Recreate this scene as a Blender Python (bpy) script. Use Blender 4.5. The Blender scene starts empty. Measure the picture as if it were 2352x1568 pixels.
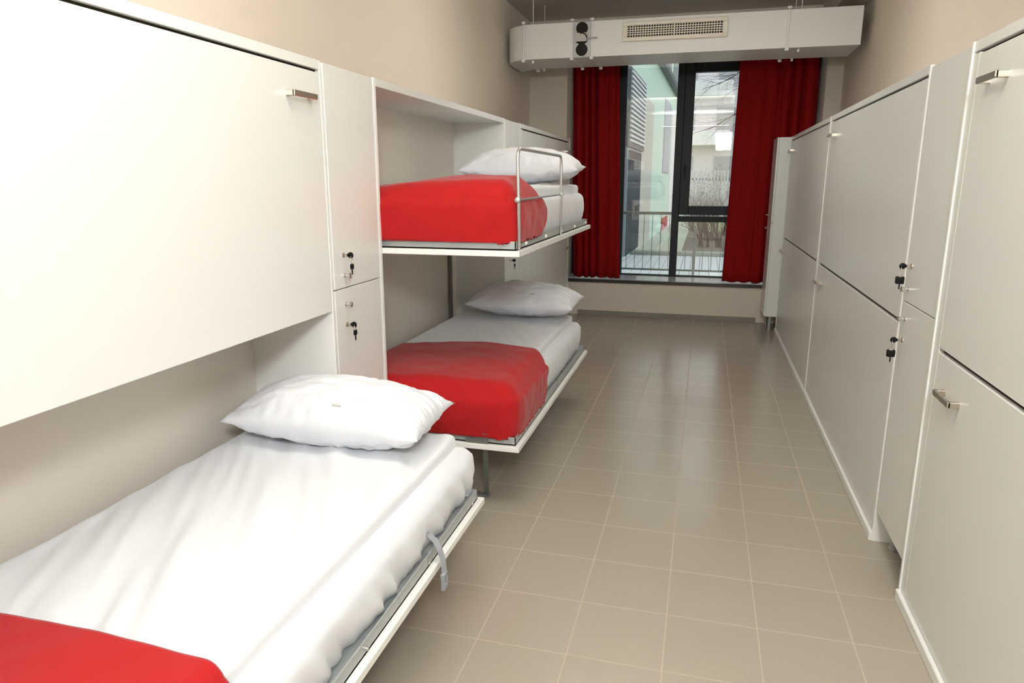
import bpy, bmesh, math, random
from mathutils import Vector, Matrix, noise
C = bpy.context.scene.collection
PI = math.pi
rnd = random.Random(7)

# ------------------------------------------------------------------ materials
def mat(name, col, rough=0.5, metal=0.0, spec=0.5, var=0.0, vscale=6.0, bump=0.0, bscale=60.0, sheen=0.0, coat=0.0):
    m = bpy.data.materials.new(name); m.use_nodes = True
    nt = m.node_tree; b = nt.nodes['Principled BSDF']
    b.inputs['Base Color'].default_value = (*col, 1)
    b.inputs['Roughness'].default_value = rough
    b.inputs['Metallic'].default_value = metal
    b.inputs['Specular IOR Level'].default_value = spec
    if sheen: b.inputs['Sheen Weight'].default_value = sheen
    if coat: b.inputs['Coat Weight'].default_value = coat
    tc = nt.nodes.new('ShaderNodeTexCoord')
    if var:
        n = nt.nodes.new('ShaderNodeTexNoise'); n.inputs['Scale'].default_value = vscale; n.inputs['Detail'].default_value = 4
        r = nt.nodes.new('ShaderNodeMapRange'); r.inputs['To Min'].default_value = 1 - var; r.inputs['To Max'].default_value = 1 + var
        mx = nt.nodes.new('ShaderNodeMix'); mx.data_type = 'RGBA'; mx.blend_type = 'MULTIPLY'; mx.inputs[0].default_value = 1
        nt.links.new(tc.outputs['Object'], n.inputs['Vector']); nt.links.new(n.outputs['Fac'], r.inputs['Value'])
        mx.inputs[6].default_value = (*col, 1); nt.links.new(r.outputs[0], mx.inputs[7]); nt.links.new(mx.outputs[2], b.inputs['Base Color'])
    if bump:
        n2 = nt.nodes.new('ShaderNodeTexNoise'); n2.inputs['Scale'].default_value = bscale; n2.inputs['Detail'].default_value = 6
        bp = nt.nodes.new('ShaderNodeBump'); bp.inputs['Strength'].default_value = bump; bp.inputs['Distance'].default_value = 0.01
        nt.links.new(tc.outputs['Object'], n2.inputs['Vector']); nt.links.new(n2.outputs['Fac'], bp.inputs['Height'])
        nt.links.new(bp.outputs['Normal'], b.inputs['Normal'])
    return m

M = {}
M['laminate'] = mat('white_laminate', (.765, .77, .735), .27, var=.015, vscale=3)
M['laminate_edge'] = mat('white_edge_band', (.86, .86, .82), .35, var=.01)
M['inner'] = mat('cream_inner_board', (.77, .71, .625), .5, var=.02, vscale=2)
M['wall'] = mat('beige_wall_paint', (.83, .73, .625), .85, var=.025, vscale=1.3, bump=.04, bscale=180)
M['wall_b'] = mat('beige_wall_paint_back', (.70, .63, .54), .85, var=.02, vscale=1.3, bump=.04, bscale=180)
M['ceiling'] = mat('grey_ceiling_paint', (.60, .58, .52), .9, var=.04, vscale=2, bump=.05, bscale=90)
M['skirt'] = mat('tile_skirting', (.25, .23, .19), .45, var=.04)
M['sheet'] = mat('white_cotton_sheet', (.745, .755, .785), .85, sheen=.2, var=.012, vscale=20, bump=.06, bscale=240)
M['pillow'] = mat('white_pillow_cotton', (.745, .76, .80), .85, sheen=.2, var=.012, vscale=18, bump=.05, bscale=240)
M['red'] = mat('red_bedspread', (.40, .0045, .006), .8, sheen=.15, var=.04, vscale=14, bump=.08, bscale=300, spec=.25)
M['curtain'] = mat('dark_red_curtain', (.25, .002, .0035), .8, var=.08, vscale=20, bump=.08, bscale=260, spec=.15)
M['nickel'] = mat('brushed_nickel', (.62, .56, .49), .28, metal=1, var=.05, vscale=40)
M['chrome'] = mat('polished_chrome', (.70, .69, .67), .15, metal=1, var=.02)
M['steel'] = mat('grey_steel_frame', (.40, .42, .41), .45, metal=.25, var=.04)
M['rail'] = mat('satin_steel_tube', (.60, .60, .59), .3, metal=.9, var=.03)
M['dark_steel'] = mat('dark_grey_steel', (.17, .18, .165), .5, metal=.3, var=.05)
M['black'] = mat('black_plastic', (.006, .006, .0065), .45, var=.1, spec=.2)
M['gap'] = mat('dark_shadow_recess', (.028, .022, .015), .9, var=.05, spec=.1)
M['plastic_white'] = mat('white_plastic', (.85, .84, .8), .4, var=.01)
M['strap'] = mat('grey_webbing', (.30, .31, .34), .8, var=.08, vscale=60, bump=.3, bscale=400)
M['duct'] = mat('white_painted_sheet_metal', (.84, .84, .82), .42, metal=.0, var=.015, vscale=2)
M['grille'] = mat('cream_vent_enamel', (.83, .77, .66), .4, var=.015)
M['vent_dark'] = mat('vent_interior', (.03, .02, .012), .9, var=.1)
M['damper'] = mat('galvanised_plate', (.48, .49, .50), .35, metal=.35, var=.06, vscale=25)
M['disc'] = mat('dark_damper_disc', (.028, .024, .021), .7, var=.1, spec=.15)
M['anthracite'] = mat('anthracite_window_frame', (.020, .025, .028), .5, spec=.3, var=.04)
M['sill_sky_reflection'] = mat('painted_sky_reflection', (.68, .72, .80), .12, var=.04)  # pale colour paints in the sky reflected on the dark stone
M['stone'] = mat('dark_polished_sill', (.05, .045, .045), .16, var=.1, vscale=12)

def glass_mat():
    m = bpy.data.materials.new('window_glass'); m.use_nodes = True; nt = m.node_tree; nt.nodes.clear()
    o = nt.nodes.new('ShaderNodeOutputMaterial'); mx = nt.nodes.new('ShaderNodeMixShader')
    t = nt.nodes.new('ShaderNodeBsdfTransparent'); g = nt.nodes.new('ShaderNodeBsdfGlossy'); f = nt.nodes.new('ShaderNodeFresnel')
    t.inputs[0].default_value = (.95, .98, .97, 1); g.inputs['Roughness'].default_value = 0.0; g.inputs[0].default_value = (1, 1, 1, 1)
    f.inputs['IOR'].default_value = 1.62
    mu = nt.nodes.new('ShaderNodeMath'); mu.operation = 'MULTIPLY'; mu.inputs[1].default_value = 1.8
    nt.links.new(f.outputs[0], mu.inputs[0]); nt.links.new(mu.outputs[0], mx.inputs[0])
    nt.links.new(t.outputs[0], mx.inputs[1]); nt.links.new(g.outputs[0], mx.inputs[2]); nt.links.new(mx.outputs[0], o.inputs[0])
    return m
M['glass'] = glass_mat()

def tile_mat():
    m = bpy.data.materials.new('beige_floor_tile'); m.use_nodes = True; nt = m.node_tree; b = nt.nodes['Principled BSDF']
    g = nt.nodes.new('ShaderNodeNewGeometry'); mp = nt.nodes.new('ShaderNodeMapping'); mp.vector_type = 'POINT'
    mp.inputs['Location'].default_value = (.685 + .32 * 20 + .002, -2.396 + .32 * 30 + .002, 0)
    br = nt.nodes.new('ShaderNodeTexBrick'); br.offset = 0; br.squash = 1
    br.inputs['Scale'].default_value = 1; br.inputs['Brick Width'].default_value = .32; br.inputs['Row Height'].default_value = .32
    br.inputs['Mortar Size'].default_value = .0024; br.inputs['Mortar Smooth'].default_value = .3
    br.inputs['Color1'].default_value = (.375, .33, .272, 1); br.inputs['Color2'].default_value = (.388, .342, .282, 1)
    br.inputs['Mortar'].default_value = (.47, .385, .31, 1)
    n = nt.nodes.new('ShaderNodeTexNoise'); n.inputs['Scale'].default_value = 160; n.inputs['Detail'].default_value = 3
    r = nt.nodes.new('ShaderNodeMapRange'); r.inputs['To Min'].default_value = .88; r.inputs['To Max'].default_value = 1.12
    mx = nt.nodes.new('ShaderNodeMix'); mx.data_type = 'RGBA'; mx.blend_type = 'MULTIPLY'; mx.inputs[0].default_value = 1
    L = nt.links.new
    L(g.outputs['Position'], mp.inputs['Vector']); L(mp.outputs[0], br.inputs['Vector']); L(g.outputs['Position'], n.inputs['Vector'])
    L(n.outputs['Fac'], r.inputs['Value']); L(br.outputs['Color'], mx.inputs[6]); L(r.outputs[0], mx.inputs[7]); L(mx.outputs[2], b.inputs['Base Color'])
    rr = nt.nodes.new('ShaderNodeMapRange'); rr.inputs['To Min'].default_value = .22; rr.inputs['To Max'].default_value = .8
    L(br.outputs['Fac'], rr.inputs['Value']); L(rr.outputs[0], b.inputs['Roughness'])
    bp = nt.nodes.new('ShaderNodeBump'); bp.inputs['Strength'].default_value = .25; bp.inputs['Distance'].default_value = .002; bp.invert = True
    L(br.outputs['Fac'], bp.inputs['Height']); L(bp.outputs[0], b.inputs['Normal'])
    return m
M['tile'] = tile_mat()

# ------------------------------------------------------------------ mesh helpers
def bx(bm, x0, x1, y0, y1, z0, z1, bev=0.0, seg=1):
    x0, x1 = min(x0, x1), max(x0, x1); y0, y1 = min(y0, y1), max(y0, y1); z0, z1 = min(z0, z1), max(z0, z1)
    r = bmesh.ops.create_cube(bm, size=1)
    vs = r['verts']
    for v in vs:
        v.co = Vector((x0 + (v.co.x + .5) * (x1 - x0), y0 + (v.co.y + .5) * (y1 - y0), z0 + (v.co.z + .5) * (z1 - z0)))
    if bev:
        es = list({e for v in vs for e in v.link_edges})
        bmesh.ops.bevel(bm, geom=es, offset=bev, segments=seg, affect='EDGES', profile=.5)

def tube(bm, pts, r, n=10, caps=True, radii=None):
    pts = [Vector(p) for p in pts]; rings = []
    up = Vector((0, 0, 1)); prev = None
    for i, p in enumerate(pts):
        if i == 0: d = pts[1] - p
        elif i == len(pts) - 1: d = p - pts[i - 1]
        else: d = (pts[i + 1] - p).normalized() + (p - pts[i - 1]).normalized()
        d.normalize()
        if prev is None:
            a = up if abs(d.z) < .9 else Vector((1, 0, 0))
            u = d.cross(a).normalized()
        else:
            u = (prev - d * prev.dot(d)).normalized()
        prev = u; w = d.cross(u)
        rr = radii[i] if radii else r
        rings.append([bm.verts.new(p + (u * math.cos(2 * PI * k / n) + w * math.sin(2 * PI * k / n)) * rr) for k in range(n)])
    for a, b in zip(rings, rings[1:]):
        for k in range(n):
            bm.faces.new((a[k], a[(k + 1) % n], b[(k + 1) % n], b[k]))
    if caps:
        bm.faces.new(rings[0][::-1]); bm.faces.new(rings[-1])

def lathe(bm, prof, origin, axis, n=20):
    """prof: list of (distance along axis, radius)"""
    axis = Vector(axis).normalized(); a = Vector((0, 0, 1)) if abs(axis.z) < .9 else Vector((1, 0, 0))
    u = axis.cross(a).normalized(); w = axis.cross(u); o = Vector(origin); rings = []
    for t, r in prof:
        rings.append([bm.verts.new(o + axis * t + (u * math.cos(2 * PI * k / n) + w * math.sin(2 * PI * k / n)) * max(r, 1e-4)) for k in range(n)])
    for p, q in zip(rings, rings[1:]):
        for k in range(n):
            bm.faces.new((p[k], p[(k + 1) % n], q[(k + 1) % n], q[k]))
    bm.faces.new(rings[0][::-1]); bm.faces.new(rings[-1])

def prism(bm, poly, z0, z1):
    a = [bm.verts.new((x, y, z0)) for x, y in poly]; b = [bm.verts.new((x, y, z1)) for x, y in poly]
    n = len(poly)
    bm.faces.new(a[::-1]); bm.faces.new(b)
    for i in range(n): bm.faces.new((a[i], a[(i + 1) % n], b[(i + 1) % n], b[i]))

def obj(name, bm, m, parent=None, smooth=False, auto=False):
    bmesh.ops.recalc_face_normals(bm, faces=bm.faces)
    me = bpy.data.meshes.new(name); bm.to_mesh(me); bm.free()
    o = bpy.data.objects.new(name, me); C.objects.link(o); me.materials.append(m)
    if smooth or auto:
        for p in me.polygons: p.use_smooth = True
    if auto:
        try:
            me.set_sharp_from_angle(angle=math.radians(40))
        except Exception: pass
    if parent is not None:
        o.parent = parent
        q = parent; loc = Vector((0, 0, 0))
        while q is not None: loc += Vector(q.location); q = q.parent
        o.location = -loc      # geometry is written in world space; roots carry no rotation
    return o

def boxes(name, m, parent, *bl, bev=.0015):
    bm = bmesh.new()
    for b in bl: bx(bm, *b, bev=bev)
    return obj(name, bm, m, parent)

def tag(o, label, cat, group=None, kind=None):
    o['label'] = label; o['category'] = cat
    if group: o['group'] = group
    if kind: o['kind'] = kind
    return o

def thing(name, label, cat, loc, group=None):
    o = bpy.data.objects.new(name, None); C.objects.link(o); o.location = loc; o.empty_display_size = .1
    return tag(o, label, cat, group)

def struct(name, bm, m, parent=None, **k):
    o = obj(name, bm, m, parent, **k)
    if parent is None: o['kind'] = 'structure'
    return o

def sbox(name, m, *bl, bev=0.0, parent=None):
    bm = bmesh.new()
    for b in bl: bx(bm, *b, bev=bev)
    return struct(name, bm, m, parent)

# ------------------------------------------------------------------ room
XWL, XWR, YB, ZC, YN = -2.03, 1.315, 8.333, 3.34, -3.2
XL, XR, ZT = -1.417, .814, 2.015
WX0, WX1, WZ0, WZ1, YW = -1.589, 1.153, .40, 3.12, 8.838

sbox('floor', M['tile'], (XWL - .2, XWR + .2, YN - .2, YB + .02, -.15, 0))
sbox('ceiling', M['ceiling'], (XWL - .2, XWR + .2, YN - .2, YB + .6, ZC, ZC + .15))
sbox('wall_left', M['wall'], (XWL - .15, XWL, YN - .15, YB + .6, 0, ZC))
sbox('wall_right', M['wall'], (XWR, XWR + .15, YN - .15, YB + .6, 0, ZC))
sbox('wall_front', M['wall'], (XWL, XWR, YN - .15, YN, 0, ZC))
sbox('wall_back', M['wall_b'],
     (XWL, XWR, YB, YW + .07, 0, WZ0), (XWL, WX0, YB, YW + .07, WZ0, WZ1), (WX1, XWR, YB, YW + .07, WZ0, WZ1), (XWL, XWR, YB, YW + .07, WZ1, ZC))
sbox('baseboard_back', M['skirt'], (XL + .0, .64, YB - .012, YB, 0, .056), bev=.002)
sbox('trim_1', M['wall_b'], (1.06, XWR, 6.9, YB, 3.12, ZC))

# window -------------------------------------------------------------
win = bpy.data.objects.new('window_1', None); C.objects.link(win); win.location = ((WX0 + WX1) / 2, YW, .44); win['kind'] = 'structure'
F0, F1 = YW - .035, YW + .045
def wparts():
    fb = [(WX0, WX1, F0 + .012, F1, .425, .450), (WX0, WX1, F0, F1, 3.04, WZ1), (WX0, WX0 + .06, F0, F1, .45, 3.04), (WX1 - .06, WX1, F0, F1, .45, 3.04),
          (-1.085, -.960, F0, F1, .45, 3.04), (-.375, -.290, F0 - .03, F1, .44, 3.04), (.60, .67, F0, F1, .45, 3.04),
          (-.295, .60, F0, F1, 1.10, 1.165)]
    boxes('window_frame', M['anthracite'], win, *fb, bev=.004)
    # opening sash
    sb = [(-.292, -.18, F0 - .035, F1 - .01, 1.185, 3.03), (.50, .595, F0 - .035, F1 - .01, 1.185, 3.03),
          (-.18, .50, F0 - .035, F1 - .01, 1.185, 1.288), (-.18, .50, F0 - .035, F1 - .01, 2.797, 3.03)]
    s = boxes('window_sash', M['anthracite'], win, *sb, bev=.006)
    bm = bmesh.new(); bx(bm, -.255, -.235, F0 - .058, F0 - .03, 1.66, 1.76, .004); bx(bm, -.252, -.238, F0 - .085, F0 - .055, 1.60, 1.755, .004)
    obj('window_handle', bm, M['anthracite'], s)
    def pane(x0, x1, z0, z1, y): boxes('window_pane', M['glass'], win, (x0, x1, y, y + .006, z0, z1), bev=0)
    pane(WX0 + .06, -1.085, .45, 3.04, YW); pane(-.96, -.375, .45, 3.04, YW); pane(.67, WX1 - .06, .45, 3.04, YW)
    pane(-.29, .60, .45, 1.10, YW); pane(-.18, .50, 1.288, 2.797, YW - .02)
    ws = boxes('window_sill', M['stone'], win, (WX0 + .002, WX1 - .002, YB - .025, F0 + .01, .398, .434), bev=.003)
    boxes('sill_sky_reflection', M['sill_sky_reflection'], ws, (WX0 + .004, WX1 - .004, YB + .02, F0 + .01, .433, .438), bev=.001)  # thin added slab carrying the painted sky reflection
wparts()

# ------------------------------------------------------------------ furniture builders
def handle(parent, face, d, y0, y1, z):
    bm = bmesh.new()
    X = lambda o: face + d * o
    bx(bm, X(.026), X(.036), y0, y1, z - .010, z + .010, .002)
    bx(bm, X(-.002), X(.034), y0, y0 + .016, z - .010, z + .010, .002)
    bx(bm, X(-.002), X(.034), y1 - .016, y1, z - .010, z + .010, .002)
    return obj('handle', bm, M['nickel'], parent)

def bed_panel(parent, name, x0, x1, y0, y1, zb, rail=False, legs=False):
    """open flap: white slab with grey steel rim standing on it"""
    p = boxes(name, M['laminate_edge'], parent, (x0, x1, y0, y1, zb, zb + .026), bev=.002)
    t = zb + .026; i = .022; w = .004; h = .040
    bm = bmesh.new()
    bx(bm, x0 + i, x1 - i, y0 + i, y0 + i + w, t, t + h); bx(bm, x0 + i, x1 - i, y1 - i - w, y1 - i, t, t + h)
    bx(bm, x1 - i - w, x1 - i, y0 + i, y1 - i, t, t + h); bx(bm, x0 + i, x0 + i + w, y0 + i, y1 - i, t, t + h)
    bx(bm, x0 + i, x1 - i, y0 + i, y1 - i, t, t + .006)
    obj('bed_frame', bm, M['steel'], p)
    n = 5
    for k in range(n):
        yy = y0 + .2 + (y1 - y0 - .3) * k / (n - 1)
        bm = bmesh.new(); lathe(bm, [(-.002, .009 if rail else .006), (.005, .009 if rail else .006), (.009, .004)], (x1 - i, yy, t + .020), (1, 0, 0), 12)
        obj('rivet', bm, M['plastic_white'] if rail else M['chrome'], p, smooth=False)
    if legs:
        for yy, s in ((y0, 1), (y1, -1)):
            for xx in (x1 - .165, x0 + .2):
                bm = bmesh.new()
                bx(bm, xx - .10, xx + .012, yy + s * .008, yy + s * .014, zb + .012, zb + .082, .001)       # hinge plate
                # flat bar leaning inward down to the floor
                a = Vector((xx, yy + s * .004, zb + .08)); b = Vector((xx - .06, yy + s * .215, .012))
                for q0, q1 in ((a, b),):
                    vs = []
                    for q in (q0, q1):
                        for dx, dy in ((-.012, -.004), (.012, -.004), (.012, .004), (-.012, .004)):
                            vs.append(bm.verts.new((q.x + dx, q.y + dy, q.z)))
                    for k in range(4): bm.faces.new((vs[k], vs[(k + 1) % 4], vs[4 + (k + 1) % 4], vs[4 + k]))
                    bm.faces.new(vs[:4][::-1]); bm.faces.new(vs[4:])
                bx(bm, b.x - .07, b.x + .014, b.y - .02, b.y + .02, 0.0, .014, .002)                           # foot plate
                obj('leg', bm, M['dark_steel'], p)
    if rail:
        xr = x1 - .012
        bm = bmesh.new(); pts = []
        yA, yB_, zt, zb2 = y0 + .035, y0 + .97, 1.712, t + .004
        pts += [(xr, yA + .01, zb2), (xr, yA + .008, zb2 + .08), (xr + .004, yA - .015, zb2 + .16), (xr + .004, yA - .018, zb2 + .22), (xr, yA - .018, zt - .05)]
        for k in range(6):
            a = PI / 2 * k / 5; pts.append((xr, yA - .018 + .04 * (1 - math.cos(a)), zt - .04 + .04 * math.sin(a)))
        for k in range(6):
            a = PI / 2 * (1 - k / 5); pts.append((xr, yB_ - .04 * (1 - math.cos(a)), zt - .04 + .04 * math.sin(a)))
        pts += [(xr, yB_, zt - .05), (xr + .003, yB_, zb2 + .22), (xr + .003, yB_ + .004, zb2 + .16), (xr, yB_ + .02, zb2 + .08), (xr, yB_ + .02, zb2)]
        tube(bm, pts, .0075, 12)
        tube(bm, [(xr + .004, yA - .018, 1.497), (xr + .004, yB_, 1.505)], .005, 10)
        lathe(bm, [(0, .007), (.012, .014), (.022, .012), (.028, .004)], (xr + .004, yA - .02, 1.497), (0, -1, 0), 14)
        lathe(bm, [(-.012, .011), (.012, .011)], (xr + .004, yB_, 1.505), (0, 1, 0), 14)
        obj('safety_rail', bm, M['rail'], p, auto=True)
    return p

def wall_bed(label, face, d, y0, y1, back, up_open=False, low_open=False, hand='far', stile_near=.0, stile_far=.0, zmid=(1.0, 1.015), prot=.002, st=.022, he=.062):
    X = lambda o: face + d * o
    t = thing('folding_bed_cabinet', label, 'folding bed', (X(-.2), (y0 + y1) / 2, 0))
    depth = abs(back - face)
    for a, pr in ((y0, 0.0005), (y1 - st, prot)):
        boxes('side_panel', M['laminate_edge'], t, (X(-depth), X(pr), a, a + st, 0, ZT), bev=.0015)
    yi0, yi1 = y0 + st, y1 - st
    if stile_near: boxes('stile', M['laminate'], t, (X(-.02), X(0), yi0, yi0 + stile_near, 0, ZT - .04))
    if stile_far: boxes('stile', M['laminate'], t, (X(-.02), X(0), yi1 - stile_far, yi1, 0, ZT - .04))
    boxes('top_panel', M['laminate'], t, (X(-depth), X(0), yi0, yi1, ZT - .034, ZT - .0005))
    boxes('back_panel', M['inner'], t, (X(-depth), X(-depth + .012), yi0, yi1, .0, ZT - .034), bev=0)
    f0, f1 = yi0 + stile_near + .002, yi1 - stile_far - .002
    L = .155
    def hspan(edge=.0):
        if hand == 'far': return f1 - he - L, f1 - he
        return f0 + .04 + edge, f0 + .04 + L + edge
    if up_open:
        bed_panel(t, 'upper_flap', -1.68, -.767, yi0 + .002, yi1 - .06, 1.252, rail=True)
    else:
        fl = boxes('upper_flap', M['laminate'], t, (X(-.02), X(0), f0, f1, zmid[1], ZT - .045), bev=.002)
        h = hspan(); handle(fl, face, d, h[0], h[1], 1.875)
        boxes('shadow_gap', M['gap'], t, (X(-.03), X(-.016), f0, f1, ZT - .047, ZT - .033), bev=0)
    if low_open:
        lp = bed_panel(t, 'lower_flap', -1.68, -.767, yi0 + .002, yi1 - .06, .341, legs=True)
    else:
        fl = boxes('lower_flap', M['laminate'], t, (X(-.02), X(0), f0, f1, .047, zmid[0]), bev=.002)
        h = hspan(); handle(fl, face, d, h[0], h[1], .885)
        boxes('base_strip', M['laminate_edge'], t, (X(-.03), X(.014), y0 + .001, y1 - .001, 0.0, .043), bev=.003)
        if not up_open:
            boxes('shadow_gap', M['gap'], t, (X(-.03), X(-.016), f0, f1, zmid[0] - .002, zmid[1] + .002), bev=0)
    return t

def locker(label, face, d, y0, y1, z0, zt, zs, back, ky, knobs, locks, legs=True):
    X = lambda o: face + d * o
    t = thing('locker', label, 'locker', (X(-.2), (y0 + y1) / 2, 0))
    boxes('carcass', M['laminate'], t, (back, X(-.02), y0 + .001, y1 - .001, z0, zt), bev=.0015)
    for i, (a, b) in enumerate(((zs + .002, zt - .001), (z0 + .001, zs - .002))):
        dr = boxes('door', M['laminate'], t, (X(-.0195), X(0), y0 + .012, y1 - .012, a, b), bev=.002)
        bm = bmesh.new(); lathe(bm, [(-.002, .008), (.004, .008), (.006, .005), (.016, .005), (.019, .0105), (.028, .0115), (.031, .007)], (face, ky, knobs[i]), (d, 0, 0), 18)
        obj('knob', bm, M['chrome'], dr, auto=True)
        bm = bmesh.new(); lathe(bm, [(-.002, .010), (.003, .010), (.0045, .008)], (face, ky, locks[i]), (d, 0, 0), 18)
        obj('lock', bm, M['nickel'], dr, auto=True)
    if legs:
        for yy in (y0 + .06, y1 - .06):
            for o in (-.07, -abs(back - face) + .06):
                bm = bmesh.new(); lathe(bm, [(0, .02), (.01, .02), (.012, .016), (z0 - .012, .016), (z0 - .01, .025), (z0 + .001, .025)], (X(o), yy, 0), (0, 0, 1), 16)
                obj('leg', bm, M['steel'], t, auto=True)
    return t

def key(label, face, d, y, z, fob_dx=.032, drop=.06, fob=.019, cover=True):
    """key turned in a cam lock with a dark fob hanging off its bow"""
    t = thing('key', label, 'key', (face + d * .03, y, z), 'keys left in the locker doors')
    X = lambda o: face + d * o
    bm = bmesh.new()
    bx(bm, X(.004), X(.022), y - .0015, y + .0015, z - .004, z + .004, .0005)
    obj('key_blade', bm, M['nickel'], t)
    bm = bmesh.new()
    lathe(bm, [(-.0022, .010), (-.0012, .0125), (.0012, .0125), (.0022, .010)], (X(.034), y, z), (0, 1, 0), 18)
    bx(bm, X(.018), X(.03), y - .002, y + .002, z - .006, z + .006, .001)
    obj('key_bow', bm, M['black'], t, auto=True)
    bm = bmesh.new(); pts = []
    zc = z - drop * .42
    for k in range(17):
        a = 2 * PI * k / 16; pts.append((X(.038) + .000, y + .010 * math.sin(a), zc + drop * .36 * math.cos(a)))
    tube(bm, pts, .0011, 6, caps=False)
    obj('key_ring', bm, M['chrome'], t, smooth=True)
    zf = z - drop; fx, fy = (.016, .009) if fob > .017 else (.005, .011)
    bm = bmesh.new(); bx(bm, X(.038 - fx), X(.038 + fx), y - fy, y + fy, zf - fob * .9, zf + fob * .7, .0045, 3)
    bx(bm, X(.0355), X(.0405), y - .002, y + .002, zf - fob * .9 - .022, zf - fob * .9 + .002, .001)
    obj('key_fob', bm, M['black'], t, auto=True)
    if fob > .017:
        bm = bmesh.new(); lathe(bm, [(-.004, .008), (.001, .008), (.003, .005)], (X(.038), y, zf + fob * .7), (0, 0, 1), 14)
        obj('fob_cap', bm, M['chrome'], t, auto=True)
    return t

BL, BR = -1.812, 1.24      # back boards
u1 = wall_bed('white folding bed cabinet with shut top flap above the single lowered bed', XL, 1, .36, 2.504, BL, low_open=True, zmid=(1.05, 1.066), prot=0.0, st=.012, he=.078)
u2 = wall_bed('white folding bed cabinet holding two open bunks under one top panel', XL, 1, 2.946, 5.062, BL, up_open=True, low_open=True, prot=.002)
u3 = wall_bed('white folding bed cabinet fully shut, beside the window curtain behind the bunk pillows', XL, 1, 5.50, 7.64, BL, stile_near=.06, stile_far=.05, zmid=(1.0, 1.015))
r1 = wall_bed('shut white folding bed cabinet cut by the picture edge, opposite the single lowered bed', XR, -1, .52, 2.735, BR, stile_far=.056, prot=.005, st=.014, he=.107)
r2 = wall_bed('shut white folding bed cabinet in mid row, next to the locker with two keys', XR, -1, 3.196, 5.475, BR, stile_far=.054, prot=.004, st=.014)
r3 = wall_bed('shut white folding bed cabinet beside the corner locker with metal legs', XR, -1, 5.477, 7.852, BR, stile_near=.05, prot=.004)

lA = locker('narrow white two-door locker with keys between single bed unit and bunk unit', XL, 1, 2.506, 2.944, .15, 2.012, 1.145, XWL + .05, 2.600, (1.198, 1.079), (1.282, .993))
lB = locker('narrow white two-door locker behind the bunk pillows, one key below upper bunk', XL, 1, 5.064, 5.498, .15, 2.012, 1.12, XWL + .05, 5.20, (1.19, 1.06), (1.27, .985))
lC = locker('narrow white two-door locker in the closed row with two keys hanging', XR + .002, -1, 2.738, 3.193, .15, 2.008, 1.097, XWR - .02, 3.118, (1.152, 1.030), (1.245, .942))
lD = locker('white corner locker on metal legs beside the window sill, its side facing the camera', .683, -1, 7.856, 8.312, .16, 2.012, 1.15, XWR - .02, 8.22, (1.22, 1.08), (1.30, .99))

key('black key with fob in upper door of locker beside the bunk unit', XL, 1, 2.600, 1.282, drop=.045, fob=.014)
key('black key with fob in lower door of locker beside the bunk unit', XL, 1, 2.600, .993, drop=.032, fob=.014)
key('black key hanging under the upper bunk on the locker behind the pillows', XL, 1, 5.20, .985, drop=.035, fob=.014)
key('key with square black fob in upper door of closed-row locker', XR + .002, -1, 3.118, 1.245, drop=.055)
key('key with square black fob in lower door of closed-row locker', XR + .002, -1, 3.118, .942, drop=.055)

# extra metal fittings of the open units
boxes('support_post', M['dark_steel'], u2, (-1.798, -1.778, 4.86, 4.90, .0, 1.25))
low1 = [c for c in u1.children if c.name.startswith('lower_flap')][0]
# webbing strap with buckle over the edge of the lowered bed
def strap():
    bm = bmesh.new()
    path = [(-.845, 1.95, .43), (-.83, 1.95, .45), (-.805, 1.945, .455), (-.78, 1.937, .44), (-.76, 1.93, .41), (-.75, 1.925, .385), (-.745, 1.92, .36), (-.742, 1.915, .34)]
    w = .012; L0 = []
    for k, p in enumerate(path):
        p = Vector(p); q = Vector(path[min(k + 1, len(path) - 1)]) - Vector(path[max(k - 1, 0)])
        s = Vector((.25, 1, 0)).normalized() * w; nrm = q.cross(s).normalized() * .0016
        L0.append([bm.verts.new(p + s + nrm), bm.verts.new(p - s + nrm), bm.verts.new(p - s - nrm), bm.verts.new(p + s - nrm)])
    for a, b in zip(L0, L0[1:]):
        for k in range(4): bm.faces.new((a[k], a[(k + 1) % 4], b[(k + 1) % 4], b[k]))
    bm.faces.new(L0[0][::-1]); bm.faces.new(L0[-1])
    bx(bm, -.750, -.736, 1.897, 1.933, .326, .345, .002); bx(bm, -.748, -.736, 1.897, 1.905, .298, .328, .002); bx(bm, -.748, -.736, 1.925, 1.933, .298, .328, .002); bx(bm, -.750, -.736, 1.897, 1.933, .286, .302, .003)
    obj('strap', bm, M['strap'], low1, auto=True)
strap()

# ------------------------------------------------------------------ bedding
def fbm(p, s, o=3, seed=0):
    p = Vector(p) * s + Vector((seed * 7.13, seed * 3.71, seed * 1.37)); a = 1; t = 0; f = 1
    for _ in range(o):
        t += a * noise.noise(p * f); a *= .5; f *= 2.0
    return t

def drape(rect, zt, r, zmin, X, Y, hf):
    """wrap plan point (X,Y) over a soft-edged box; hf(X,Y) adds height"""
    x0, x1, y0, y1 = rect
    cx, cy = min(max(X, x0), x1), min(max(Y, y0), y1)
    dx, dy = X - cx, Y - cy; dd = math.hypot(dx, dy)
    h = hf(X, Y)
    if dd < 1e-9: return Vector((cx, cy, zt + h)), 0
    ux, uy = dx / dd, dy / dd
    m = max(abs(dx), abs(dy))
    if m < r * PI / 2: hz = r * math.sin(m / r); dr = r * (1 - math.cos(m / r))
    else: hz = r; dr = r + m - r * PI / 2
    z = zt - dr + h * max(0, 1 - dr / .06)
    z = max(z, zmin)
    return Vector((cx + ux * hz, cy + uy * hz, z)), dr

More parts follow.
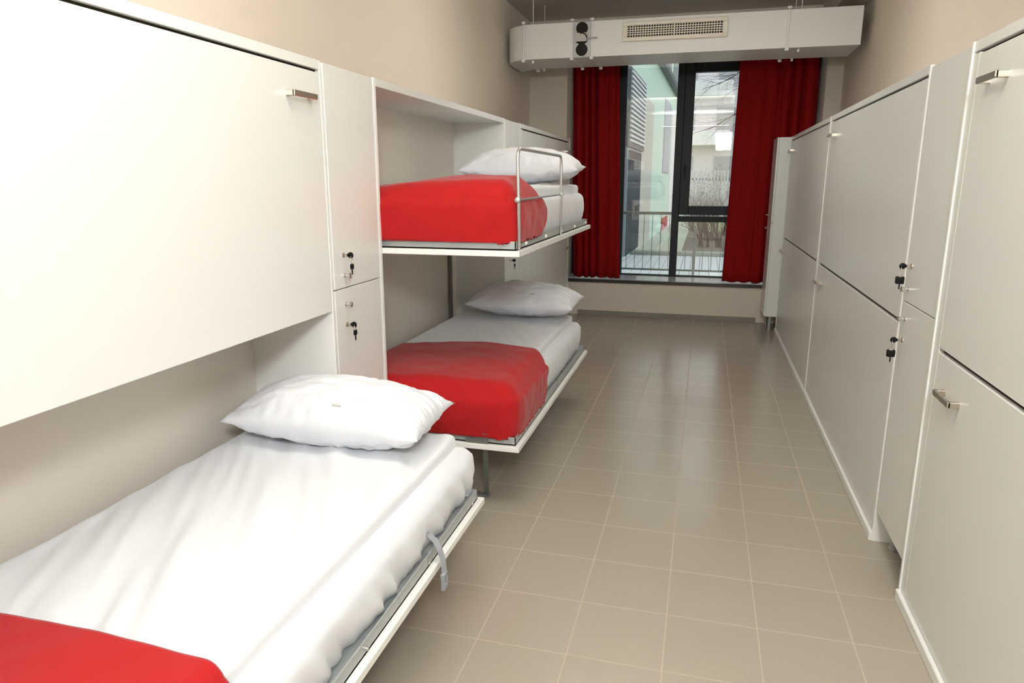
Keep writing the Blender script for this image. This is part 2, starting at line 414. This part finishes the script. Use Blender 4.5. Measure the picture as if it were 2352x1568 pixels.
def cloth(name, m, plan, rect, zt, r, zmin, hf, nx, ny, side=None, thick=0.0, parent=None, under=None):
    bm = bmesh.new(); g = []
    for j in range(ny + 1):
        row = []
        for i in range(nx + 1):
            X, Y = plan(i / nx, j / ny)
            p, dr = drape(rect, zt, r, zmin, X, Y, hf)
            if side and dr > r * .6:
                cx, cy = (rect[0] + rect[1]) / 2, (rect[2] + rect[3]) / 2
                n = Vector((1 if p.x > rect[1] - 1e-6 else (-1 if p.x < rect[0] + 1e-6 else 0), 1 if p.y > rect[3] - 1e-6 else (-1 if p.y < rect[2] + 1e-6 else 0), 0))
                if n.length: p = p + n.normalized() * side(p, dr)
            row.append(bm.verts.new(p))
        g.append(row)
    for j in range(ny):
        for i in range(nx):
            bm.faces.new((g[j][i], g[j][i + 1], g[j + 1][i + 1], g[j + 1][i]))
    bmesh.ops.remove_doubles(bm, verts=bm.verts, dist=.0004)
    o = obj(name, bm, m, parent, smooth=True)
    if thick:
        md = o.modifiers.new('thickness', 'SOLIDIFY'); md.thickness = thick; md.offset = -1 if thick > 0 else 1
    return o

def up_normals(o):
    me = o.data
    s = sum(p.normal.z * p.area for p in me.polygons)
    if s < 0: me.flip_normals()

def mattress(label, x0, x1, y0, y1, zb, zt, seed, amp=.006, bulge=.012):
    r = .045; rect = (x0 + r, x1 - r, y0 + r, y1 - r); ext = r * (PI / 2 - 1) + (zt - zb)
    def plan(u, v):
        e = ext + r
        return x0 + r - e + (x1 - x0 - 2 * r + 2 * e) * u, y0 + r - e + (y1 - y0 - 2 * r + 2 * e) * v
    hf = lambda X, Y: .004 * fbm((X, Y, 0), 5, 3, seed)
    def side(p, dr):
        t = dr / (zt - zb)
        wr = noise.noise(Vector((p.y * 16 + p.z * 14 + seed, p.x * 16, p.z * 4)))
        wr2 = noise.noise(Vector((p.y * 42 + p.z * 30, p.x * 40, p.z * 8 + seed)))
        return bulge * math.sin(PI * min(1, t)) - .018 * t ** 3 + amp * (wr * 1.6 + wr2 * .9) * min(1, t * 1.5)
    o = cloth('mattress', M['sheet'], plan, rect, zt, r, zb, hf, 84, 150, side)
    up_normals(o)
    return tag(o, label, 'mattress')

def duvet(label, x0, x1, y0, y1, zt, drop, seed, wr=.010, left_drop=0.0, fold=True):
    """soft white duvet lying on the mattress; edges roll over"""
    r = .018; rect = (x0 + r, x1 - r, y0 + r, y1 - r); e = r * PI / 2 + max(0, drop - r)
    def plan(u, v):
        ww = .010 * fbm((0, v * 8, seed), 1, 3); w2 = .008 * fbm((u * 6, 0, seed + 3), 1, 3)
        a = x0 + r - e - left_drop + .03 * fbm((0, v * 5, seed + 9), 1, 3) * (left_drop > 0); b = x1 - r + e + ww
        return a + (b - a) * u, (y0 + r - e) + (y1 - y0 - 2 * r + 2 * e + w2) * v
    def hf(X, Y):
        # long folds running diagonally down the bed, plus soft waves
        q = X * 0.85 + Y * .45
        lf = min(1, max(0, (x1 - X) / .45))
        f = noise.noise(Vector((q * 9 + seed, Y * 1.2, 0))) * (.45 + .55 * lf) + .5 * noise.noise(Vector((q * 21 + seed, Y * 2.6, 4)))
        s = fbm((X, Y, 1), 2.2, 2, seed)
        edge = min(1, min(X - x0, x1 - X, Y - y0, y1 - Y) / .05 + .15)
        edge = max(.1, edge)
        return (wr * f + .010 * s) * edge
    o = cloth('duvet', M['sheet'], plan, rect, zt, r, zt - drop, hf, 110, 190, None, thick=0)
    up_normals(o)
    return tag(o, label, 'duvet')

def bedspread(label, rect, zt, r, zmin, xl, xr, yn, yf, far, seed, dome=.02, wr=.006):
    """rect = soft top rectangle, xl/xr/yn = plan overhang, far(u) = far border in plan"""
    def plan(u, v):
        X = rect[0] - xl + (rect[1] - rect[0] + xl + xr) * u
        a = rect[2] - yn; b = far(u)
        return X, a + (b - a) * v
    def hf(X, Y):
        ux = (X - rect[0]) / (rect[1] - rect[0]); ux = min(1, max(0, ux))
        uy = min(1, max(0, (Y - rect[2]) / .5))
        sm = min(1, max(0, (ux - .12) / .5)); sm = sm * sm * (3 - 2 * sm)
        return dome * (.15 + .85 * sm) * (.55 + .45 * uy) + wr * fbm((X, Y, 2), 3.5, 3, seed) + wr * .8 * noise.noise(Vector((X * 6 + Y * 9, Y * 2 - X * 3, seed)))
    def side(p, dr):
        a = noise.noise(Vector((p.y * 9 + p.z * 7, p.x * 9 - p.z * 6, seed)))
        b = noise.noise(Vector((p.y * 22 - p.z * 9, p.x * 22 + p.z * 8, seed + 5)))
        return .004 + .007 * a + .003 * b + .010 * math.sin(PI * min(1, dr / (zt - zmin)))
    o = cloth('bedspread', M['red'], plan, rect, zt, r, zmin, hf, 110, 90, side)
    up_normals(o)
    md = o.modifiers.new('thickness', 'SOLIDIFY'); md.thickness = .006; md.offset = -1
    return tag(o, label, 'bedspread')

def pillow(label, c, size, rz=0, pitch=0, roll=0, seed=1, flat=.42, tagpos=None):
    w, d, h = size; n = 56; bm = bmesh.new()
    Rm = Matrix.Rotation(rz, 4, 'Z') @ Matrix.Rotation(pitch, 4, 'X') @ Matrix.Rotation(roll, 4, 'Y')
    def P(u, v, s):
        x = w / 2 * u * (.95 + .05 * v * v * v * v) ; y = d / 2 * v * (.93 + .07 * u ** 4)
        k = max(0, (1 - abs(u) ** 2.6)) ** .55 * max(0, (1 - abs(v) ** 2.2)) ** .6
        z = h * k * ((1 - flat) if s > 0 else -flat)
        e = (1 - k)
        wv = noise.noise(Vector((u * 4 + seed, v * 14, s))) * abs(u) ** 2 + noise.noise(Vector((u * 16, v * 4 + seed, s))) * abs(v) ** 2
        ang = noise.noise(Vector((u * 5 - v * 4 + seed, u * 2 + v * 7, s * 2 + 5)))
        if k > 0: z += s * (.016 * wv * min(1, k * 3) + .010 * ang * k + .008 * noise.noise(Vector((u * 2.2, v * 2.2, seed + s))) * k)
        sag = .010 * noise.noise(Vector((u * 3, v * 3, seed + 2)))
        return Rm @ Vector((x, y, z + sag)) + Vector(c)
    grids = []
    for s in (1, -1):
        g = [[bm.verts.new(P(-1 + 2 * i / n, -1 + 2 * j / n, s)) for i in range(n + 1)] for j in range(n + 1)]
        for j in range(n):
            for i in range(n):
                q = (g[j][i], g[j][i + 1], g[j + 1][i + 1], g[j + 1][i])
                bm.faces.new(q if s > 0 else q[::-1])
    bmesh.ops.remove_doubles(bm, verts=bm.verts, dist=.0006)
    o = obj('pillow', bm, M['pillow'], None, smooth=True)
    tag(o, label, 'pillow')
    if tagpos:
        u, v = tagpos; b2 = bmesh.new(); e = .018 / w * 2
        q = [P(u - e, v, 1), P(u + e, v, 1), P(u + e, v + .035, 1), P(u - e, v + .035, 1)]
        nn = (q[1] - q[0]).cross(q[3] - q[0]).normalized() * .003
        vs = [b2.verts.new(p + nn) for p in q] + [b2.verts.new(p - nn) for p in q]
        b2.faces.new(vs[:4]); b2.faces.new(vs[4:][::-1])
        for k in range(4): b2.faces.new((vs[k], vs[(k + 1) % 4], vs[4 + (k + 1) % 4], vs[4 + k]))
        obj('care_tag', b2, M['strap'] if False else M['plastic_grey'], o)
    return o
M['plastic_grey'] = mat('pale_grey_label', (.55, .54, .52), .7, var=.02)

# single lowered bed (next to the camera)
mattress('white sheeted mattress of the single bed with crumpled side', -1.715, -.812, .47, 2.455, .378, .572, 11, amp=.012)
duvet('white rumpled duvet spread over the single lowered bed', -1.70, -.876, .62, 2.425, (.618), .052, 4, wr=.030, left_drop=.05)
bedspread('red bedspread across the foot of the single lowered bed', (-1.66, -.90, .50, 2.2), .640, .05, .40, .06, .19, .10, 0,
          lambda u: 1.035 - .035 * u ** 2, 3, dome=.02)
pillow('plump white pillow lying on the single bed in front of the locker', (-1.278, 2.262, .728), (.78, .38, .245), rz=.0, pitch=.05, roll=.0, seed=3, flat=.47, tagpos=(.16, -.74))

# lower bunk
mattress('white sheeted mattress of the lower bunk', -1.715, -.812, 2.998, 4.955, .378, .588, 23, amp=.006, bulge=.006)
duvet('white duvet on the lower bunk between red bedspread and pillow', -1.70, -.872, 3.40, 4.93, .632, .045, 9, wr=.008)
bedspread('red bedspread over the foot of the lower bunk, draped to its rim', (-1.64, -.887, 3.077, 4.5), .650, .10, .400, .05, .33, .33, 0,
          lambda u: 3.69 + .10 * math.sin(PI * min(1, u * 1.3)) - .10 * max(0, u - .75) / .25, 5, dome=.02)
pillow('white pillow on the lower bunk beneath the raised bunk', (-1.18, 4.74, .757), (.77, .42, .23), rz=-.03, pitch=.06, seed=8, tagpos=(.25, -.74))

# upper bunk
mattress('white sheeted mattress of the upper bunk behind the steel rail', -1.715, -.812, 2.998, 4.955, 1.29, 1.500, 31, amp=.005, bulge=.006)
duvet('white folded duvet under the pillow of the upper bunk', -1.70, -.845, 3.22, 4.90, 1.552, .055, 14, wr=.008)
bedspread('red bedspread over the foot of the upper bunk behind the steel rail', (-1.64, -.877, 3.067, 4.5), 1.550, .09, 1.312, .05, .33, .33, 0,
          lambda u: 3.66 - .36 * max(0, (u - .35) / .4) if u < .75 else 3.30 + .26 * math.sin(PI * (u - .75) / .25) + .05 * (u - .75) / .25, 12, dome=.062)
pillow('white pillow on the upper bunk standing proud of the rail', (-1.135, 4.50, 1.655), (.76, .46, .22), rz=.06, pitch=.06, seed=15)

# ------------------------------------------------------------------ air duct
dy0, dy1, dz0, dz1, dxr, dxl = 7.05, 7.66, 2.73, 3.045, 1.225, -1.995
duct = thing('air_duct', 'white rectangular air duct with curved elbow hung across the room above the window', 'air duct', (-.4, 7.35, dz0))
def duct_body():
    bm = bmesh.new(); poly = [(dxr, dy1), (dxr, dy0)]
    R = .30
    for k in range(13):
        a = PI / 2 * k / 12; poly.append((dxl + R - R * math.sin(a), dy0 + R - R * math.cos(a)))
    poly.append((dxl, 7.90))
    r2 = .27
    for k in range(9):
        a = PI / 2 * k / 8; poly.append((dxl + .008 + r2 * (1 - math.cos(a)), 7.92 - (7.92 - dy1) * math.sin(a)))
    prism(bm, poly, dz0, dz1)
    obj('duct_casing', bm, M['duct'], duct, auto=True)
    # flange seams
    for i, x in enumerate((-1.78, -1.215 - .09, -1.215 + .10, .625)):
        bm = bmesh.new()
        bx(bm, x - .008, x + .008, dy0 - .012, dy0 + .002, dz0 - .012, dz1 + .02, .002)
        bx(bm, x - .008, x + .008, dy0 - .012, dy1 + .012, dz0 - .014, dz0, .002)
        bx(bm, x - .008, x + .008, dy0 - .012, dy1 + .012, dz1, dz1 + .010, .002)
        bx(bm, x - .018, x + .018, dy0 - .022, dy0 - .006, dz1 + .006, dz1 + .026, .003)
        bx(bm, x - .016, x + .016, dy0 - .022, dy0 - .004, dz0 - .026, dz0 - .002, .003)
        bx(bm, x - .016, x + .016, dy1 - .004, dy1 + .02, dz0 - .026, dz0 - .002, .003)
        obj('flange', bm, M['duct'], duct)
duct_body()
for x in (-1.70, .73):
    for y in (dy0 + .05, dy1 - .05):
        bm = bmesh.new(); tube(bm, [(x, y, dz0 - .03), (x, y, ZC)], .0035, 8)
        lathe(bm, [(-.03, .012), (-.012, .012), (-.008, .008), (0, .004)], (x, y, dz0), (0, 0, 1), 10)
        obj('hanger_rod', bm, M['duct'], duct)
def grille():
    x0, x1, z0, z1 = -.826, .112, 2.845, 3.013; y = dy0
    fr = boxes('vent_frame', M['grille'], duct, (x0, x1, y - .03, y + .002, z0, z0 + .036), (x0, x1, y - .03, y + .002, z1 - .034, z1), (x0, x0 + .045, y - .03, y + .002, z0 + .036, z1 - .034),
               (x1 - .045, x1, y - .03, y + .002, z0 + .036, z1 - .034), ((x0 + x1) / 2 - .007, (x0 + x1) / 2 + .007, y - .03, y + .002, z0 + .036, z1 - .034), bev=.004)
    bm = bmesh.new(); a0, a1, c0, c1 = x0 + .045, x1 - .045, z0 + .036, z1 - .034
    n = 36
    for k in range(1, n):
        x = a0 + (a1 - a0) * k / n; bx(bm, x - .0035, x + .0035, y - .022, y - .012, c0, c1)
    for k in range(1, 5):
        z = c0 + (c1 - c0) * k / 5; bx(bm, a0, a1, y - .026, y - .014, z - .0035, z + .0035)
    obj('vent_louver', bm, M['grille'], fr)
    boxes('vent_backing', M['vent_dark'], fr, (a0, a1, y - .004, y + .001, c0, c1), bev=0)
grille()
def damper():
    xa, xb = -1.297, -1.125; y = dy0; xc = (xa + xb) / 2
    pl = boxes('damper_plate', M['damper'], duct, (xa, xb, y - .006, y + .001, dz0 + .004, dz1 - .002), bev=.001)
    for z, r in ((2.985, .056), (2.795, .056)):
        bm = bmesh.new(); lathe(bm, [(-.001, r), (.004, r), (.006, r - .003), (.007, .012), (.012, .012), (.014, .006)], (xc, y - .006, z), (0, -1, 0), 32)
        obj('damper_disc', bm, M['disc'], pl, auto=True)
    bm = bmesh.new(); bx(bm, xa + .02, xb - .03, y - .022, y - .004, 2.868, 2.945, .002); obj('gear_box', bm, M['plastic_grey'], pl)
    bm = bmesh.new(); pts = [(xc + .05 * math.cos(a), y - .028, 2.895 + .045 * math.sin(a)) for a in [PI * k / 20 for k in range(0, 13)]]
    tube(bm, pts, .005, 8); obj('gear_arc', bm, M['disc'], pl, smooth=True)
    bm = bmesh.new()
    for s in (0,):
        vs = [bm.verts.new(p) for p in [(xa + .025, y - .014, 2.868), (xb - .03, y - .014, 2.868), (xc, y - .014, 2.825), (xa + .025, y - .006, 2.868), (xb - .03, y - .006, 2.868), (xc, y - .006, 2.825)]]
        bm.faces.new(vs[:3]); bm.faces.new(vs[3:][::-1])
        for k in range(3): bm.faces.new((vs[k], vs[(k + 1) % 3], vs[3 + (k + 1) % 3], vs[3 + k]))
    obj('linkage_plate', bm, M['disc'], pl)
    bm = bmesh.new(); tube(bm, [(xb - .045, y - .03, 2.872), (xb - .02, y - .032, 2.895), (xb + .065, y - .032, 2.893)], .0055, 8); obj('damper_lever', bm, M['damper'], pl, smooth=True)
damper()

# ------------------------------------------------------------------ curtains
def curtain(label, x0b, x1b, x0t, x1t, z0, z1, y, folds, seed, flat=None):
    bm = bmesh.new(); nx, nz = 190, 26; g = []
    for j in range(nz + 1):
        t = j / nz; z = z0 + (z1 - z0) * t; row = []
        a = x0b + (x0t - x0b) * t; b = x1b + (x1t - x1b) * t
        for i in range(nx + 1):
            u = i / nx
            amp = .030
            if flat: amp *= .25 + .75 * min(1, max(0, abs(u - flat[0]) / flat[1] - .6))
            ph = 2 * PI * (folds * u + .55 * noise.noise(Vector((u * 3.2, seed, t * .35))))
            yy = y + amp * math.sin(ph) + .010 * noise.noise(Vector((u * 16, t * 2, seed)))
            xx = a + (b - a) * u + .008 * math.cos(ph)
            row.append(bm.verts.new((xx, yy, z + (.006 * math.sin(ph) if j == 0 else 0))))
        g.append(row)
    for j in range(nz):
        for i in range(nx): bm.faces.new((g[j][i], g[j][i + 1], g[j + 1][i + 1], g[j + 1][i]))
    o = obj('curtain', bm, M['curtain'], None, smooth=True)
    md = o.modifiers.new('thickness', 'SOLIDIFY'); md.thickness = .003
    return tag(o, label, 'curtain', None)
curtain('dark red curtain hanging on the side of the bunk beds', -1.50, -.945, -1.560, -1.02, .446, 3.05, 8.44, 6.0, 2, flat=(.9, .25))
curtain('dark red curtain hanging behind the corner locker', .238, 1.10, .284, 1.09, .446, 3.05, 8.42, 6.2, 6, flat=(.12, .34))
rod = bpy.data.objects.new('curtain_rail', None); C.objects.link(rod); rod.location = (-.2, 8.44, 3.08)
tag(rod, 'slim white curtain rail fixed under the recess head, hidden above the duct', 'curtain rail')
bm = bmesh.new(); bx(bm, WX0 + .01, WX1 - .01, 8.41, 8.46, 3.055, 3.078, .003); obj('rail_profile', bm, M['plastic_white'], rod)
for k in range(6): boxes('bracket', M['plastic_white'], rod, (WX0 + .2 + k * .45, WX0 + .24 + k * .45, 8.41, 8.46, 3.076, WZ1))

# ------------------------------------------------------------------ outside
O = {}
O['mint'] = mat('mint_render', (.60, .76, .68), .85, var=.03, vscale=1.2)
O['white'] = mat('white_render', (.80, .80, .84), .85, var=.02, vscale=1.2)
O['beige'] = mat('beige_render', (.55, .54, .49), .85, var=.03)
O['lav'] = mat('blind_grey', (.42, .43, .52), .6, var=.03)
O['dark'] = mat('dark_grey_metal', (.07, .085, .10), .5, var=.05)
O['slat'] = mat('pale_louver_slat', (.72, .74, .78), .5, var=.03)
O['mid'] = mat('mid_grey_panel', (.25, .28, .32), .6, var=.05)
O['deck'] = mat('weathered_decking', (.50, .53, .56), .8, var=.15, vscale=14)
O['kerb'] = mat('concrete_kerb', (.27, .30, .27), .85, var=.08)
O['grass'] = mat('lawn_green', (.22, .26, .13), .95, var=.25, vscale=9, bump=.5, bscale=40)
O['soil'] = mat('bare_earth', (.13, .115, .10), .95, var=.3, vscale=6, bump=.5, bscale=30)
O['path'] = mat('pale_gravel_path', (.40, .44, .37), .9, var=.1, vscale=10)
O['far'] = mat('pale_far_render', (.72, .68, .71), .9, var=.03, vscale=.3)
O['farwin'] = mat('far_window_grey', (.38, .39, .42), .5, var=.1)
O['fence'] = mat('pale_fence_paling', (.60, .62, .66), .8, var=.06)
O['bark'] = mat('dark_bark', (.085, .07, .065), .9, var=.3, vscale=20, bump=.5, bscale=40)
O['twig'] = mat('grey_brown_twig', (.16, .135, .125), .9, var=.3, vscale=8)
O['leaf'] = mat('winter_shrub_leaf', (.10, .12, .06), .8, var=.35, vscale=3)
O['red'] = mat('red_plinth', (.42, .06, .07), .8, var=.05)
O['railing'] = mat('grey_green_railing', (.10, .13, .13), .5, var=.05)

sbox('ground', O['grass'], (-14, 26, YW + .08, 70, -.3, .19))
sbox('ground_deck', O['deck'], *[(-1.9 + k * .145, -1.9 + k * .145 + .138, 10.45, 13.4, .19, .225) for k in range(48)], bev=.003)
sbox('trim_2', O['kerb'], (-3.2, 5.2, 13.42, 13.62, .19, .30), bev=.01)
sbox('ground_path', O['path'], (-1.3, -.38, 13.64, 30, .19, .215))
sbox('ground_soil', O['soil'], (-.36, 6, 13.64, 20, .19, .24))

# railing in front of the terrace
rl = thing('railing', 'grey metal railing with thin upright bars outside the window', 'railing', (-.4, 10.2, .22))
boxes('top_bar', O['railing'], rl, (-1.35, -.352, 10.18, 10.22, 1.12, 1.16), bev=.004)
boxes('bottom_bar', O['railing'], rl, (-1.35, .9, 10.185, 10.215, .335, .36), bev=.003)
for k in range(19):
    x = -1.28 + k * .118
    zt = 1.12 if x < -.35 else .75
    bm = bmesh.new(); tube(bm, [(x, 10.2, .345), (x, 10.2, zt)], .0045, 6); obj('bar', bm, O['railing'], rl)
for x in (-1.33, -.10):
    boxes('post', O['railing'] if x < -1 else O['mid'], rl, (x - .02, x + .02, 10.175, 10.225, .19, 1.12 if x < -1 else .98), bev=.004)

# mint apartment block running away on one side
mb = thing('apartment_building', 'mint green apartment block with slatted screen receding outside the window', 'building', (-3.2, 19, .2))
FX = lambda y: -1.6 + .022 * y
def slab(name, m, y0, y1, z0, z1, out0=0.0, out1=.06, parent=None):
    bm = bmesh.new(); prism(bm, [(FX(y0) - out0, y0), (FX(y0) + out1, y0), (FX(y1) + out1, y1), (FX(y1) - out0, y1)], z0, z1)
    return obj(name, bm, m, parent or mb)
wl = slab('facade_wall', O['mint'], 11.0, 27.0, .19, 7.6, 3.0, 0.0)
slab('loggia_wall', O['beige'], 14.3, 16.9, .19, 3.25, 0, .012)
slab('pier', O['white'], 22.4, 26.9, .19, 3.7, 0, .05)
slab('pier', O['white'], 17.0, 18.6, 4.45, 7.0, 0, .02)
w_ = slab('window', O['lav'], 19.9, 22.2, 1.80, 3.75, 0, .015)
slab('blind', O['lav'], 19.95, 22.15, 1.82, 3.4, 0, .03, w_)
slab('window', O['mid'], 12.6, 15.5, 4.55, 6.6, 0, .02)
slab('window', O['mid'], 19.0, 21.5, 4.6, 6.6, 0, .02)
slab('window', O['mid'], 22.5, 24.5, 4.6, 6.6, 0, .02)
slab('cornice', O['dark'], 11.0, 26.9, 4.22, 4.36, 0, .16)
slab('plinth', O['red'], 20.5, 24.0, .20, .55, 0, .03)
sc = slab('louver_screen_frame', O['dark'], 12.3, 14.7, 2.15, 3.42, 0, .05)
bm = bmesh.new()
for k in range(15):
    z = 2.24 + k * .078; y0, y1 = 12.36, 14.62
    prism(bm, [(FX(y0) + .05, y0), (FX(y0) + .075, y0), (FX(y1) + .075, y1), (FX(y1) + .05, y1)], z, z + .034)
obj('slats', bm, O['slat'], sc)
sc['label'] = 'dark frame of the slatted screen'
lowp = slab('lower_panel', O['mid'], 12.3, 14.3, .3, 2.13, 0, .04)
bm = bmesh.new()
for k in range(18):
    y = 12.36 + k * .11; bx(bm, FX(y) + .04, FX(y) + .055, y, y + .02, .3, 2.1)
obj('upright_bars', bm, O['dark'], lowp)

# far building and fence
fb = thing('far_building', 'pale pinkish apartment house far beyond the garden', 'building', (4, 46, .2))
boxes('wall', O['far'], fb, (-2.5, 12, 44, 52, .2, 15), bev=0)
for fl in range(5):
    for k in range(5):
        x = -1.9 + k * 2.3
        w = boxes('window', O['farwin'], fb, (x, x + 1.1, 43.93, 44.0, 1.6 + fl * 2.7, 3.0 + fl * 2.7), bev=0)
boxes('balcony', O['white'], fb, (-2.5, 1.2, 43.2, 44, 3.6, 4.4), bev=.02)
boxes('balcony', O['white'], fb, (-2.5, 1.2, 43.2, 44, 6.3, 7.1), bev=.02)
fe = thing('fence', 'pale upright-board fence across the far side of the garden', 'fence', (2, 27, .2))
bm = bmesh.new()
for k in range(62):
    x = -1.0 + k * .115; bx(bm, x, x + .075, 27, 27.03, .3, 1.95 + .1 * (k % 2 == 0) * 0)
obj('palings', bm, O['fence'], fe)
boxes('fence_rail', O['mid'], fe, (-1.0, 6.1, 27.03, 27.08, .6, .7), (-1.0, 6.1, 27.03, 27.08, 1.6, 1.7))

# bare trees and shrubs
def branchy(base, height, spread, n, seed, r0, levels=3):
    bm = bmesh.new(); R = random.Random(seed)
    def grow(p, d, L, r, lv):
        pts = [p]; rad = [r]; q = p.copy(); dd = d.copy()
        for k in range(4):
            dd = (dd + Vector((R.uniform(-1, 1), R.uniform(-1, 1), R.uniform(-.4, .7))) * .22).normalized()
            q = q + dd * L / 4; pts.append(q.copy()); rad.append(r * (1 - .2 * (k + 1)))
        tube(bm, pts, r, 5, True, rad)
        if lv > 0:
            for k in range(R.randint(3, 5)):
                i = R.randint(1, 4); nd = (dd + Vector((R.uniform(-1, 1), R.uniform(-1, 1), R.uniform(-.3, .9))) * spread).normalized()
                grow(pts[i], nd, L * R.uniform(.45, .7), rad[i] * .62, lv - 1)
    for k in range(n):
        b = Vector(base) + Vector((R.uniform(-.25, .25), R.uniform(-.25, .25), 0)) * (n > 1)
        grow(b, Vector((R.uniform(-.25, .25), R.uniform(-.25, .25), 1)).normalized(), height * R.uniform(.4, .6), r0, levels)
    return bm
tr = thing('bare_tree', 'tall bare tree reaching twigs across the top of the opening window', 'tree', (1.9, 15.5, .2))
bm = bmesh.new(); tube(bm, [(1.9, 15.5, .1), (1.86, 15.5, 1.5), (1.92, 15.5, 3.2), (1.75, 15.5, 4.6)], .1, 10, True, [.14, .11, .09, .05]); obj('trunk', bm, O['bark'], tr, smooth=True)
bm = bmesh.new(); R2 = random.Random(5)
def limb(p, d, L, r, lv):
    pts = [p]; rad = [r]; q = p.copy(); dd = d.copy()
    for k in range(6):
        dd = (dd + Vector((R2.uniform(-1, 1), R2.uniform(-.6, .6), R2.uniform(-1, 1))) * .28).normalized(); q = q + dd * L / 6; pts.append(q.copy()); rad.append(r * (1 - .14 * (k + 1)))
    tube(bm, pts, r, 5, True, rad)
    if lv:
        for k in range(5):
            i = R2.randint(1, 5); limb(pts[i], (dd + Vector((R2.uniform(-1, 1), R2.uniform(-.5, .5), R2.uniform(-1, 1))) * .9).normalized(), L * R2.uniform(.35, .6), rad[i] * .6, lv - 1)
for z, l in ((3.0, 1.6), (3.5, 1.9), (4.1, 1.7), (4.5, 1.5)):
    limb(Vector((1.8, 15.5, z)), Vector((-1, 0, .10)), l * 1.25, .02, 3)
obj('branches', bm, O['bark'], tr)

def shrub(label, base, h, n, seed, r0, m, leaves=0, lm=None):
    t = thing('shrub', label, 'shrub', base)
    obj('stems', branchy(base, h, .75, n, seed, r0), m, t)
    if leaves:
        bm = bmesh.new(); R = random.Random(seed)
        for k in range(leaves):
            a = R.uniform(0, 2 * PI); rr = .45 * h * math.sqrt(R.random()); z = base[2] + h * R.uniform(.1, .95)
            c = Vector((base[0] + rr * math.cos(a), base[1] + rr * math.sin(a), z)); s = R.uniform(.010, .026)
            u = Vector((R.uniform(-1, 1), R.uniform(-1, 1), R.uniform(-1, 1))).normalized() * s; v = u.orthogonal().normalized() * s * .6
            bm.faces.new([bm.verts.new(c + u), bm.verts.new(c + v), bm.verts.new(c - u), bm.verts.new(c - v)])
        obj('foliage', bm, lm or O['leaf'], t)
    return t
shrub('dense leafless shrub with pale twigs in the bed behind the terrace', (.15, 17.0, .22), 1.75, 16, 3, .014, O['twig'], 120)
shrub('dark multi-stemmed shrub at the front of the earth bed', (.16, 15.2, .22), 1.35, 9, 8, .03, O['bark'], 40)
shrub('greenish shrub in front of the board fence', (-.15, 20.5, .2), 1.7, 14, 21, .014, O['twig'], 420)
shrub('evergreen shrub partly behind the curtain edge', (1.25, 14.9, .22), 1.2, 5, 30, .018, O['bark'], 500)
shrub('tall twiggy shrub beside the fence, half hidden by the curtain', (.85, 21.5, .2), 2.2, 12, 41, .016, O['bark'], 120)

# ------------------------------------------------------------------ light
w = bpy.data.worlds.new('World'); bpy.context.scene.world = w; w.use_nodes = True; nt = w.node_tree
bg = nt.nodes['Background']
tc = nt.nodes.new('ShaderNodeTexCoord'); sep = nt.nodes.new('ShaderNodeSeparateXYZ'); rp = nt.nodes.new('ShaderNodeValToRGB')
rp.color_ramp.elements[0].position = .45; rp.color_ramp.elements[0].color = (.55, .56, .58, 1)
rp.color_ramp.elements[1].position = .75; rp.color_ramp.elements[1].color = (.95, .98, 1.0, 1)
mr = nt.nodes.new('ShaderNodeMapRange'); mr.inputs['From Min'].default_value = -1
nt.links.new(tc.outputs['Generated'], sep.inputs[0]); nt.links.new(sep.outputs['Z'], mr.inputs['Value']); nt.links.new(mr.outputs[0], rp.inputs[0]); nt.links.new(rp.outputs[0], bg.inputs['Color'])
bg.inputs['Strength'].default_value = 1.8

def area(name, loc, aim, sx, sy, power, col=(1, 1, 1)):
    l = bpy.data.lights.new(name, 'AREA'); l.shape = 'RECTANGLE'; l.size = sx; l.size_y = sy; l.energy = power; l.color = col
    o = bpy.data.objects.new(name, l); C.objects.link(o); o.location = loc
    o.rotation_euler = (Vector(aim) - Vector(loc)).to_track_quat('-Z', 'Y').to_euler(); return o
area('softbox_lamp', (.38, -.75, 2.52), (-1.4, 2.8, 1.25), .46, .42, 74, (.93, .98, 1))
for n_, y_, p_, q_ in (('ceiling_strip_lamp', 1.55, 9, 68), ('ceiling_strip_lamp', 5.0, 3.5, 36), ('ceiling_strip_lamp', -2.2, 9, 60)):
    area(n_, (-.35, y_, 3.0), (-.35, y_, 0), 1.7, .09, p_, (1, .985, .96))
    area(n_, (-.35, y_, 3.03), (-.35, y_, 9), 1.7, .09, q_, (1, .985, .96))

# ------------------------------------------------------------------ camera
cam = bpy.data.cameras.new('camera'); co = bpy.data.objects.new('camera', cam); C.objects.link(co)
cam.dof.use_dof = False
cam.sensor_width = 36; cam.lens = 1610.2 / 2352 * 36; cam.clip_start = .02
co.location = (0, 0, 1.576); co.rotation_euler = (PI / 2 - .22453, 0, .26308)
sc_ = bpy.context.scene; sc_.camera = co
sc_.view_settings.view_transform = 'Standard'; sc_.view_settings.look = 'None'; sc_.view_settings.exposure = 0.0
